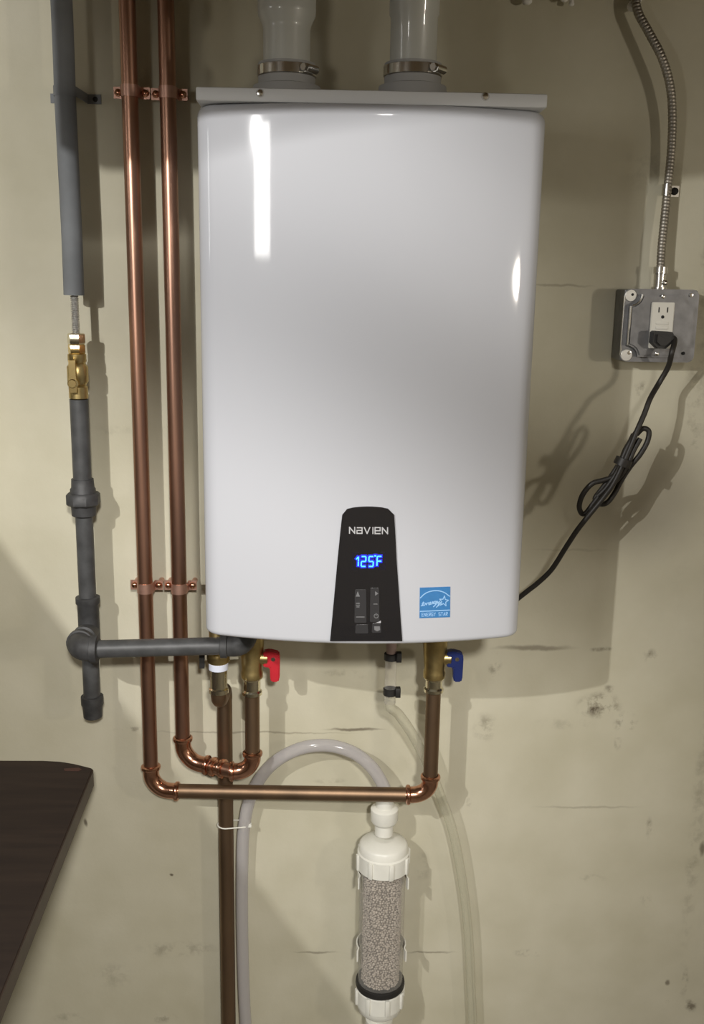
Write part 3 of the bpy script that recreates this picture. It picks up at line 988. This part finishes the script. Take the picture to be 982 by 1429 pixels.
FO = 0.058
FX = P(535, 1180, FO).x
fz = lambda py: Z(535, py, FO)
hose1 = [P(346, 1500, 0.02), P(341, 1400, 0.022), P(338, 1300, 0.023), P(338, 1210, 0.024), P(341, 1150, 0.026), P(352, 1106, 0.031), P(376, 1070, 0.038),
         P(412, 1047, 0.046), P(452, 1040, 0.052), P(490, 1049, 0.056), P(518, 1070, 0.058), Vector((FX - 0.002, -FO, fz(1098))), Vector((FX, -FO, fz(1111)))]
hose1[0].z = 0.10
h1 = obj('drain_hose', MB().tube(smooth_path(hose1, 7), 0.0112, 18), M_hose)
tag(h1, 'milky drain hose arching over from the white filter down beside the tarnished pipe', 'hose')
hose2 = [Vector((sx, -ST_O, yd - 0.006)), Vector((sx + 0.002, -ST_O + 0.006, yd - 0.024)), P(556, 997, 0.085), P(577, 1028, 0.066), P(599, 1072, 0.050), P(616, 1115, 0.040), P(632, 1162, 0.034),
         P(645, 1230, 0.030), P(653, 1300, 0.028), P(657, 1380, 0.026), P(659, 1440, 0.025), Vector((P(659, 1440, 0.025).x, -0.025, 0.02))]
h2 = obj('drain_hose', MB().tube(smooth_path(hose2, 7), 0.0088, 16), M_hose_clear)
tag(h2, 'clear vinyl drain hose curving down the wall from the black-clipped tube', 'hose')
# zip tie round pipe and hose
zt_ = Z(330, 1155, 0.04)
tie = MB()
loop = []
xa, xb = DX, P(338, 1155, 0.024).x
for i in range(9):
    a = pi / 2 + pi * i / 8
    loop.append(Vector((xa + 0.0148 * cos(a), -DO - 0.0148 * sin(a) * -1, zt_)))
for i in range(9):
    a = -pi / 2 + pi * i / 8
    loop.append(Vector((xb + 0.0125 * cos(a), -0.0255 + 0.0125 * sin(a), zt_ - 0.0008)))
loop.append(loop[0])
tie.tube(loop, 0.0013, 6)
tie.box((xb + 0.010, -0.034, zt_ - 0.003), (xb + 0.017, -0.028, zt_ + 0.003))
tag(obj('cable_tie', tie, M_pvc_white), 'thin white cable tie round the tarnished pipe and milky hose', 'cable tie')

fl = thing('neutralizer_filter', 'white capped filter cartridge with clear tube full of pale pebbles', 'filter', (FX, -FO, fz(1425) - 0.1))
b0 = fz(1118)
pr = lambda lst: [(r, fz(y)) for r, y in lst]
def lath(name, lst, m, parent, n=36):
    z0 = fz(lst[0][1])
    return obj(name, MB().lathe((FX, -FO, z0), (0, 0, 1), [(r, fz(y) - z0) for r, y in lst], n), m, parent)
tf = lath('hose_coupling', [(0.0165, 1163), (0.0165, 1149), (0.0215, 1147), (0.0245, 1143), (0.0245, 1128), (0.0215, 1126), (0.0160, 1125), (0.0160, 1112)], M_pvc_white, fl)
def cap(name, y_open, y_mid, y_sh, y_neck, r):
    """Ribbed screw cap: open edge, shoulder, neck, with grip ribs as sub-parts."""
    e = 1 if y_neck > y_open else -1
    c = lath(name, [(r - 0.003, y_open), (r, y_open + 1.5 * e), (r, y_mid), (r - 0.0025, y_mid + 1.5 * e), (r - 0.0035, y_sh), (r - 0.007, y_sh + 2.5 * e), (0.020, y_neck), (0.0165, y_neck)], M_pvc_white, fl, 44)
    za, zb = sorted((fz(y_open), fz(y_mid)))
    for k in range(8):
        a = 2 * pi * k / 8 + 0.25
        rb = MB().box((-0.004, -r - 0.0035, za + 0.002), (0.004, -r + 0.003, zb - 0.001), 0.001)
        R = Matrix.Translation((FX, -FO, 0)) @ Matrix.Rotation(a, 4, 'Z')
        rb.v = [tuple(R @ Vector(p)) for p in rb.v]
        obj('grip_rib', rb, M_pvc_white, c)
    return c
cap('top_cap', 1210, 1187, 1177, 1169, 0.0465)
zbt, ztp = fz(1368), fz(1205)
tube_ = obj('clear_tube', MB().tube([(FX, -FO, zbt - 0.012), (FX, -FO, ztp + 0.004)], 0.0412, 36), M_acrylic, fl)
obj('media_core', MB().tube([(FX, -FO, zbt), (FX, -FO, ztp)], 0.0317, 28), M_core, fl)
bd = MB()
ico = bmesh.new()
bmesh.ops.create_icosphere(ico, subdivisions=1, radius=1)
iv = [v.co.copy() for v in ico.verts]
ico.verts.index_update()
ifc = [[v.index for v in f.verts] for f in ico.faces]
ico.free()
nrow = int((ztp - zbt) / 0.0046)
for j in range(nrow):
    for k in range(44):
        a = 2 * pi * (k + 0.5 * (j % 2) + random.uniform(-.35, .35)) / 44
        if sin(a) > 0.45:
            continue                                  # none against the wall side
        r = 0.0327 + random.uniform(-0.0008, 0.0008)
        c = Vector((FX + r * cos(a), -FO + r * sin(a), zbt + (j + 0.5 + random.uniform(-.3, .3)) * 0.0046))
        s = random.uniform(0.0020, 0.0031)
        q = (s * random.uniform(.8, 1.2), s * 0.9, s * random.uniform(.7, 1.0))
        bd.add([c + Vector((v.x * q[0], v.y * q[1], v.z * q[2])) for v in iv], ifc)
beads = obj('pebble_media', bd, M_bead, fl, smooth=60)
beads['kind'] = 'stuff'
lath('seal_ring', [(0.040, 1374), (0.0445, 1373), (0.0455, 1370), (0.0445, 1366), (0.0415, 1365)], M_rubber, fl, 40)
cap('bottom_cap', 1374, 1396, 1404, 1410, 0.0440)
lath('outlet_coupling', [(0.0165, 1490), (0.0165, 1432), (0.0235, 1431), (0.0255, 1428), (0.0255, 1420), (0.0175, 1419), (0.0175, 1406)], M_pvc_white, fl)
# wall clips that grip the clear tube
def wall_clip(py, label):
    z = fz(py)
    t = thing('wall_clip', label, 'clip', (FX, 0, z), 'white clips holding the filter')
    obj('clip_base', MB().box((FX - 0.028, -0.012, z - 0.012), (FX + 0.028, -0.001, z + 0.012), 0.002), M_pvc_white, t)
    for s in (-1, 1):
        arcp = [(FX + s * 0.0435 * cos(a), -FO - 0.0435 * sin(a)) for a in [radians(-70 + 92 * i / 8) for i in range(9)]]
        arcp[0] = (FX + s * 0.020, -0.011)
        arcp += [(FX + s * 0.0415, -FO - 0.021), (FX + s * 0.0430, -FO - 0.026)]
        am = MB()
        strip(am, arcp, z - 0.011, z + 0.011, 0.0022 * -s)
        obj('clip_arm', am, M_pvc_white, t, smooth=30)
wall_clip(1222, 'white wall clip gripping the filter tube just under the top cap')
wall_clip(1322, 'white wall clip gripping the filter tube just above the black ring')

# ------------------------------------------------------------------ outlet box, conduit, power cord
BX0, BX1 = 0.468, 0.588
BZ0, BZ1 = 1.424, 1.5385
BO = 0.052
bxm = (BX0 + BX1) / 2
ob = thing('outlet_box', 'square grey metal outlet box with an ivory receptacle on the wall', 'outlet box', (bxm, 0, BZ0))
obj('box_body', MB().box((BX0 + 0.001, -BO, BZ0 + 0.001), (BX1 - 0.001, -0.0008, BZ1 - 0.001), 0.003), M_galv, ob)


def rrect(x0, z0, x1, z1, r, k=5):
    out = []
    for cx_, cz_, a0 in ((x1 - r, z1 - r, 0), (x0 + r, z1 - r, 90), (x0 + r, z0 + r, 180), (x1 - r, z0 + r, 270)):
        out += [(cx_ + r * cos(radians(a0 + 90 * i / k)), cz_ + r * sin(radians(a0 + 90 * i / k))) for i in range(k + 1)]
    return out


W3 = lambda a, b, d: Vector((a, -d, b))
cv = obj('cover_flange', MB().prism(rrect(BX0, BZ0, BX1, BZ1, 0.011), W3, BO, BO + 0.0018), M_galv, ob, smooth=30)


def bevel_prism(poly, d0, d1, bev):
    bm = bmesh.new()
    t = MB().prism(poly, W3, d0, d1)
    me = bpy.data.meshes.new('tmp')
    me.from_pydata(t.v, [], t.f)
    bm.from_mesh(me)
    bmesh.ops.recalc_face_normals(bm, faces=bm.faces[:])
    yf = -max(d0, d1)
    ed = [e for e in bm.edges if all(abs(v.co.y - yf) < 1e-6 for v in e.verts)]
    bmesh.ops.bevel(bm, geom=ed, offset=bev, segments=2, affect='EDGES')
    bpy.data.meshes.remove(me)
    return MB().bm(bm)


# raised plate with concave corner notches round the cover screws
ins, nr = 0.0085, 0.0175
x0, x1, z0_, z1_ = BX0 + ins, BX1 - ins, BZ0 + ins, BZ1 - ins
poly = []
for cx_, cz_, a0, sgn in ((x1 + 0.002, z1_ + 0.002, 270, -1), (x0 - 0.002, z1_ + 0.002, 360, -1), (x0 - 0.002, z0_ - 0.002, 90, -1), (x1 + 0.002, z0_ - 0.002, 180, -1)):
    pass
def notch(cx_, cz_, a_from, a_to, k=7):
    return [(cx_ + nr * cos(radians(a_from + (a_to - a_from) * i / k)), cz_ + nr * sin(radians(a_from + (a_to - a_from) * i / k))) for i in range(k + 1)]
poly = notch(x1, z1_, 270, 180) + notch(x0, z1_, 360, 270) + notch(x0, z0_, 90, 0) + notch(x1, z0_, 180, 90)
rp = obj('raised_cover', bevel_prism(poly, BO + 0.001, BO + 0.0125, 0.003), M_galv, ob, smooth=35)
obj('rim_highlight', MB().tube([(BX0 + 0.001, -BO - 0.0020, BZ0 + 0.010), (BX0 + 0.001, -BO - 0.0020, BZ1 - 0.011)], 0.0014, 8), M_steel, cv)  # bright tube added as a painted highlight on the lit left rim
obj('edge_highlight', MB().tube([(x0 + 0.0004, -BO - 0.0118, z0_ + nr + 0.001), (x0 + 0.0004, -BO - 0.0118, z1_ - nr - 0.001)], 0.0017, 8), M_steel, rp)  # steel tube standing in for the highlight on the left bevel
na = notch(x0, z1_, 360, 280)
obj('edge_highlight', MB().tube([(a, -BO - 0.0118, b) for a, b in na], 0.0015, 8), M_steel, rp)  # same stand-in highlight, round the upper left notch
for zc_ in (z1_ - 0.002, z0_ + 0.002):
    obj('cover_ear', MB().lathe((x0 + 0.002, -BO - 0.0017, zc_), (0, -1, 0), [(0.0098, 0), (0.0098, 0.0010), (0.0088, 0.0018)], 20), M_ear, cv, smooth=30)
# corner screws and holes
for px, py, m_s, rr in ((882, 411, M_hole, 0.0024), (953, 493, M_hole, 0.0028), (964, 412, M_steel, 0.0034), (877, 492, M_steel, 0.0034)):
    c = P(px, py, BO + 0.002)
    obj('cover_screw', MB().lathe((c.x, -BO - 0.0012, c.z), (0, -1, 0), [(rr, 0), (rr * 0.9, 0.0028), (rr * 0.3, 0.0031)], 12), m_s, cv)
for px, py in ((925, 414), (916, 494)):
    c = P(px, py, BO + 0.0125)
    obj('device_screw', MB().lathe((c.x, -BO - 0.0122, c.z), (0, -1, 0), [(0.0034, 0), (0.003, 0.0014), (0.001, 0.002)], 12), M_steel, rp)
# receptacle
RO_ = BO + 0.0125
q = [P(x, y, RO_) for x, y in ((941, 422), (910, 422), (903, 485), (935, 487))]
rx0, rx1 = (q[1].x + q[2].x) / 2, (q[0].x + q[3].x) / 2
rz1, rz0 = (q[0].z + q[1].z) / 2, (q[2].z + q[3].z) / 2
rc = obj('receptacle', bevel_prism(rrect(rx0, rz0, rx1, rz1, 0.002), RO_ - 0.002, RO_ + 0.004, 0.0012), M_ivory, ob, smooth=35)
rxm = (rx0 + rx1) / 2
hf = (rz1 + rz0) / 2
for s in (-1, 1):
    obj('slot', MB().box((rxm + s * 0.0068 - 0.0009, -RO_ - 0.0044, rz1 - 0.0155), (rxm + s * 0.0068 + 0.0009, -RO_ - 0.003, rz1 - 0.0075)), M_hole, rc, smooth=0)
obj('ground_hole', MB().lathe((rxm, -RO_ - 0.003, rz1 - 0.0225), (0, -1, 0), [(0.0026, 0), (0.0026, 0.0014)], 12), M_hole, rc)
for s in (0.0035, -0.0035):
    obj('test_button', MB().box((rxm - 0.010, -RO_ - 0.0052, hf + s - 0.0024), (rxm + 0.010, -RO_ - 0.003, hf + s + 0.0024), 0.0006), M_ivory, rc)

# conduit
cpx = [(890, -60, .02), (887, -20, .022), (889, 14, .03), (905, 45, .036), (924, 82, .040), (935, 122, .036), (938, 165, .030), (936, 215, .026), (931, 264, .024), (927, 305, .026), (923, 345, .028), (921, 384, .028)]
path = smooth_path([P(*a) for a in cpx], 6)
# even steps for the corrugation
def resample(pts, step):
    out = [pts[0]]
    acc = 0
    for a, b_ in zip(pts, pts[1:]):
        ln = (b_ - a).length
        t = step - acc
        while t <= ln:
            out.append(a + (b_ - a) * (t / ln))
            t += step
        acc = (acc + ln) % step
    return out
rp_ = resample(path, 0.0013)
cdt = thing('conduit', 'flexible ribbed metal conduit running up the wall from the outlet box', 'conduit', (path[-1].x, path[-1].y, path[-1].z))
obj('armour', MB().tube(rp_, [0.0062 + 0.0007 * (0, 0.8, 1, 0.8)[i % 4] for i in range(len(rp_))], 14), M_conduit, cdt)
ce = path[-1]
cm = MB()
cx_, cy_ = ce.x, ce.y
cm.lathe((cx_, cy_, BZ1 - 0.0005), (0, 0, 1), [(0.0125, 0), (0.0125, 0.004), (0.0098, 0.0045), (0.0098, ce.z - BZ1 + 0.002), (0.0115, ce.z - BZ1 + 0.003), (0.0115, ce.z - BZ1 + 0.013), (0.0085, ce.z - BZ1 + 0.014)], 20)
cm.lathe((cx_ + 0.004, cy_ - 0.009, BZ1 + 0.010), (0.2, -1, 0), [(0.004, 0), (0.004, 0.005), (0.0025, 0.006)], 12)
obj('connector', cm, M_steel, cdt)
sc_ = P(931, 265, 0.024)
cs_t = thing('conduit_strap', 'small bright one-hole strap pinning the ribbed conduit to the wall', 'strap', (sc_.x, 0, sc_.z))
sm = MB()
pts = [(sc_.x - 0.0088 * cos(a), -0.024 - 0.0088 * sin(a)) for a in [-pi / 2 * 0.9 + pi * 0.95 * i / 10 for i in range(11)]] + [(sc_.x + 0.0095, -0.014), (sc_.x + 0.0105, -0.0025), (sc_.x + 0.026, -0.0018)]
strip(sm, pts, sc_.z - 0.0085, sc_.z + 0.0085, -0.0012)
obj('band', sm, M_steel, cs_t, smooth=30)
obj('screw', MB().lathe((sc_.x + 0.0185, -0.003, sc_.z), (0, -1, 0), [(0.006, 0), (0.0055, 0.003), (0.003, 0.0045)], 14), M_hole, cs_t)

# power cord with its moulded plug and bundled slack
PO = RO_ + 0.004
pc_t = thing('power_cord', 'black power cord with bundled slack hanging between the outlet box and heater', 'cord', tuple(P(923, 476, PO)))
pq = P(922, 474, PO + 0.012)
pm = MB()
pp = [(pq.x - 0.0150, pq.z + 0.011), (pq.x - 0.012, pq.z + 0.0135), (pq.x + 0.014, pq.z + 0.0125), (pq.x + 0.0165, pq.z + 0.009), (pq.x + 0.016, pq.z - 0.004), (pq.x + 0.006, pq.z - 0.0135), (pq.x - 0.006, pq.z - 0.0135), (pq.x - 0.0155, pq.z - 0.005)]
obj('plug', bevel_prism(pp, PO + 0.0003, PO + 0.026, 0.005), M_rubber, pc_t, smooth=40)
RW = 0.0043
cord = [Vector((pq.x + 0.008, -PO - 0.016, pq.z + 0.004)), Vector((pq.x + 0.0195, -PO - 0.018, pq.z + 0.001)), P(937, 492, 0.101), P(932, 512, 0.087), P(919, 535, 0.081), P(907, 556, 0.100), P(899, 577, 0.108), P(889, 600, 0.115),
        P(879, 625, 0.118), P(868, 650, 0.121), P(855, 676, 0.121), P(842, 694, 0.118), P(824, 716, 0.115), P(805, 740, 0.108), P(788, 766, 0.100), P(770, 794, 0.090), P(752, 812, 0.082), P(733, 827, 0.074), P(714, 842, 0.066), P(690, 862, 0.066)]
obj('cord', MB().tube(smooth_path(cord, 6), RW, 12), M_cord, pc_t)
loops = [
    [(888, 606, 0.103), (897, 598, 0.105), (905, 602, 0.107), (903, 616, 0.108), (893, 634, 0.110), (880, 650, 0.110), (868, 668, 0.108), (856, 690, 0.107), (846, 702, 0.105), (836, 703, 0.103), (830, 696, 0.101), (838, 684, 0.103), (850, 668, 0.107), (862, 650, 0.110)],
    [(882, 612, 0.107), (872, 628, 0.110), (866, 645, 0.112), (856, 664, 0.112), (842, 670, 0.110), (826, 675, 0.108), (813, 690, 0.107), (808, 706, 0.103), (811, 716, 0.100), (817, 716, 0.100), (828, 702, 0.103), (842, 684, 0.107)],
    [(888, 602, 0.110), (876, 622, 0.115), (868, 640, 0.117), (862, 656, 0.115), (846, 680, 0.112), (834, 692, 0.108)],
    [(893, 612, 0.112), (884, 628, 0.115), (878, 642, 0.117), (868, 660, 0.115), (858, 672, 0.112)],
    [(884, 606, 0.098), (871, 632, 0.098), (862, 655, 0.098), (848, 676, 0.098)],
]
for lp in loops:
    obj('cord_loop', MB().tube(smooth_path([P(*a) for a in lp], 6), RW * 0.98, 12), M_cord, pc_t)
tw = MB()
ctr = P(869, 645, 0.124)
ax_ = (P(856, 672, 0.124) - P(880, 620, 0.124)).normalized()
tw.tube([ctr - ax_ * 0.006, ctr + ax_ * 0.006], 0.0135, 14)
obj('cord_wrap', tw, M_cord, pc_t)

# ------------------------------------------------------------------ table in the corner of the view
tz = 0.752
tx, ty = -0.3805, -0.118
tb = thing('table', 'dark brown table with a rounded corner standing against the wall', 'table', (-0.85, -0.5, 0), None)
def tcorner(cx_, cy_, r, a0, a1, k=8):
    return [(cx_ + r * cos(radians(a0 + (a1 - a0) * i / k)), cy_ + r * sin(radians(a0 + (a1 - a0) * i / k))) for i in range(k + 1)]
out = [(-1.35, ty + 0.003), (-0.47, ty + 0.004)] + [(-0.44, ty + 0.001), (-0.415, ty - 0.007)] + tcorner(tx - 0.013, ty - 0.030, 0.012, 70, 8) + [(-0.352, -0.95), (-1.35, -0.95)]
fnT = lambda a, b, d: Vector((a, b, d))
tt = MB().prism(out, fnT, tz - 0.006, tz)
top_ = obj('table_top', tt, M_wood, tb, smooth=0)
def offset_poly(poly, d):
    n = len(poly)
    res = []
    for i in range(n):
        a, b_, c = Vector(poly[i - 1]), Vector(poly[i]), Vector(poly[(i + 1) % n])
        n1 = Vector((-(b_ - a).y, (b_ - a).x)).normalized()
        n2 = Vector((-(c - b_).y, (c - b_).x)).normalized()
        nn = (n1 + n2).normalized()
        res.append(tuple(b_ + nn * d))
    return res
em = MB()
oo = offset_poly(out, 0.0028)
em.prism(oo, fnT, tz - 0.028, tz - 0.002)
obj('table_edge', em, M_wood_edge, tb, smooth=30)
obj('corner_mark', MB().prism([(-0.428, -0.142), (-0.404, -0.139), (-0.398, -0.145), (-0.402, -0.150), (-0.425, -0.149)], fnT, tz - 0.002, tz + 0.0006), mat('worn_corner', (0.10, 0.045, 0.035), rough=0.6), top_)
for lx_, ly_ in ((-0.62, -0.22), (-0.62, -0.86), (-1.26, -0.22), (-1.26, -0.86)):
    obj('leg', MB().lathe((lx_, ly_, 0.0), (0, 0, 1), [(0.018, 0), (0.022, tz - 0.028)], 12), M_wood_edge, tb)

# ------------------------------------------------------------------ foam drips under the sill
for px, py, ln, r, lab in ((735, 6, 0.05, 0.006, 'white foam drip under the sill, nearest the vent pipes'), (787, 2, 0.04, 0.005, 'stubby white foam drip beside the tiny fleck near the photo top'),
                           (884, 15, 0.065, 0.0085, 'largest white foam drip, hanging at the top of the ribbed conduit'), (797, 8, 0.05, 0.0035, 'tiny white foam fleck near the photo top')):
    p = P(px, py, 0.018)
    lean = 0.35 if px == 884 else random.uniform(-.1, .1)
    pts = [Vector((p.x, -0.018, p.z + r)), Vector((p.x + lean * ln * 0.4, -0.018, p.z + ln * 0.4)), Vector((p.x + lean * ln, -0.016, max(p.z + ln, 1.987)))]
    d = MB().tube(smooth_path(pts, 5), [r * (1.15 - 0.45 * sin(pi * i / 10)) for i in range(11)], 10)
    d.ball((p.x, -0.018, p.z + r * 0.7), r * 1.15, 12, (1.15, 0.9, 0.8))
    tag(obj('foam_drip', d, M_foam), lab, 'foam', 'foam drips under the sill')

# ------------------------------------------------------------------ unseen boards added to cast shade: sloped at the left, level overhead
A_, B_, C_ = P(0, 770, 0), P(430, 1340, 0), P(500, 1429, 0)
a_, b2, c2_ = (LAMP_A.lerp(q, 0.4) for q in (A_, B_, C_))
hi = a_ + (a_ - b2) * 1.4
fy = lambda a, b, d: Vector((a, a_.y + d, b))
dn = Vector((b2.z - a_.z, 0, -(b2.x - a_.x))).normalized() * 0.19      # board width, down and to the left
board_mesh = MB().prism([(hi.x, hi.z), (c2_.x, c2_.z), (c2_.x + dn.x * 0.5, c2_.z - 0.2), (c2_.x + dn.x, c2_.z + dn.z), (hi.x + dn.x, hi.z + dn.z)], fy, -0.02, 0.02)
structure('shade_board', board_mesh, M_lumber)          # added unseen board, blocks the left lamp for the diagonal wall shadow
structure('shade_beam', MB().prism([(-0.58, 1.82), (-0.14, 1.82), (0.20, 1.87), (XR, 1.88), (XR, ZC), (-0.58, ZC)],
                               lambda a, b, d: Vector((a, d, b)), -0.82, -0.76), M_lumber)   # added unseen beam, lower edge shaped to shade the heater top
# unseen slanted board added behind the camera to cast a soft shade band
k1 = LAMP_C.lerp(SP(300, 425), (1.9 - 3.0) / (-3.0 + 0.30))
k2 = LAMP_C.lerp(P(900, 755, 0), (1.9 - 3.0) / -3.0)
dk = (k2 - k1) * 1.0
j1, j2 = k1 - dk * 2.2, k2 + dk * 2.2
structure('shade_rail', MB().prism([(j1.x, j1.z + 0.055), (j2.x, j2.z + 0.055), (j2.x, j2.z - 0.055), (j1.x, j1.z - 0.055)],
                               lambda a, b, d: Vector((a, d, b)), -1.92, -1.88), M_lumber)
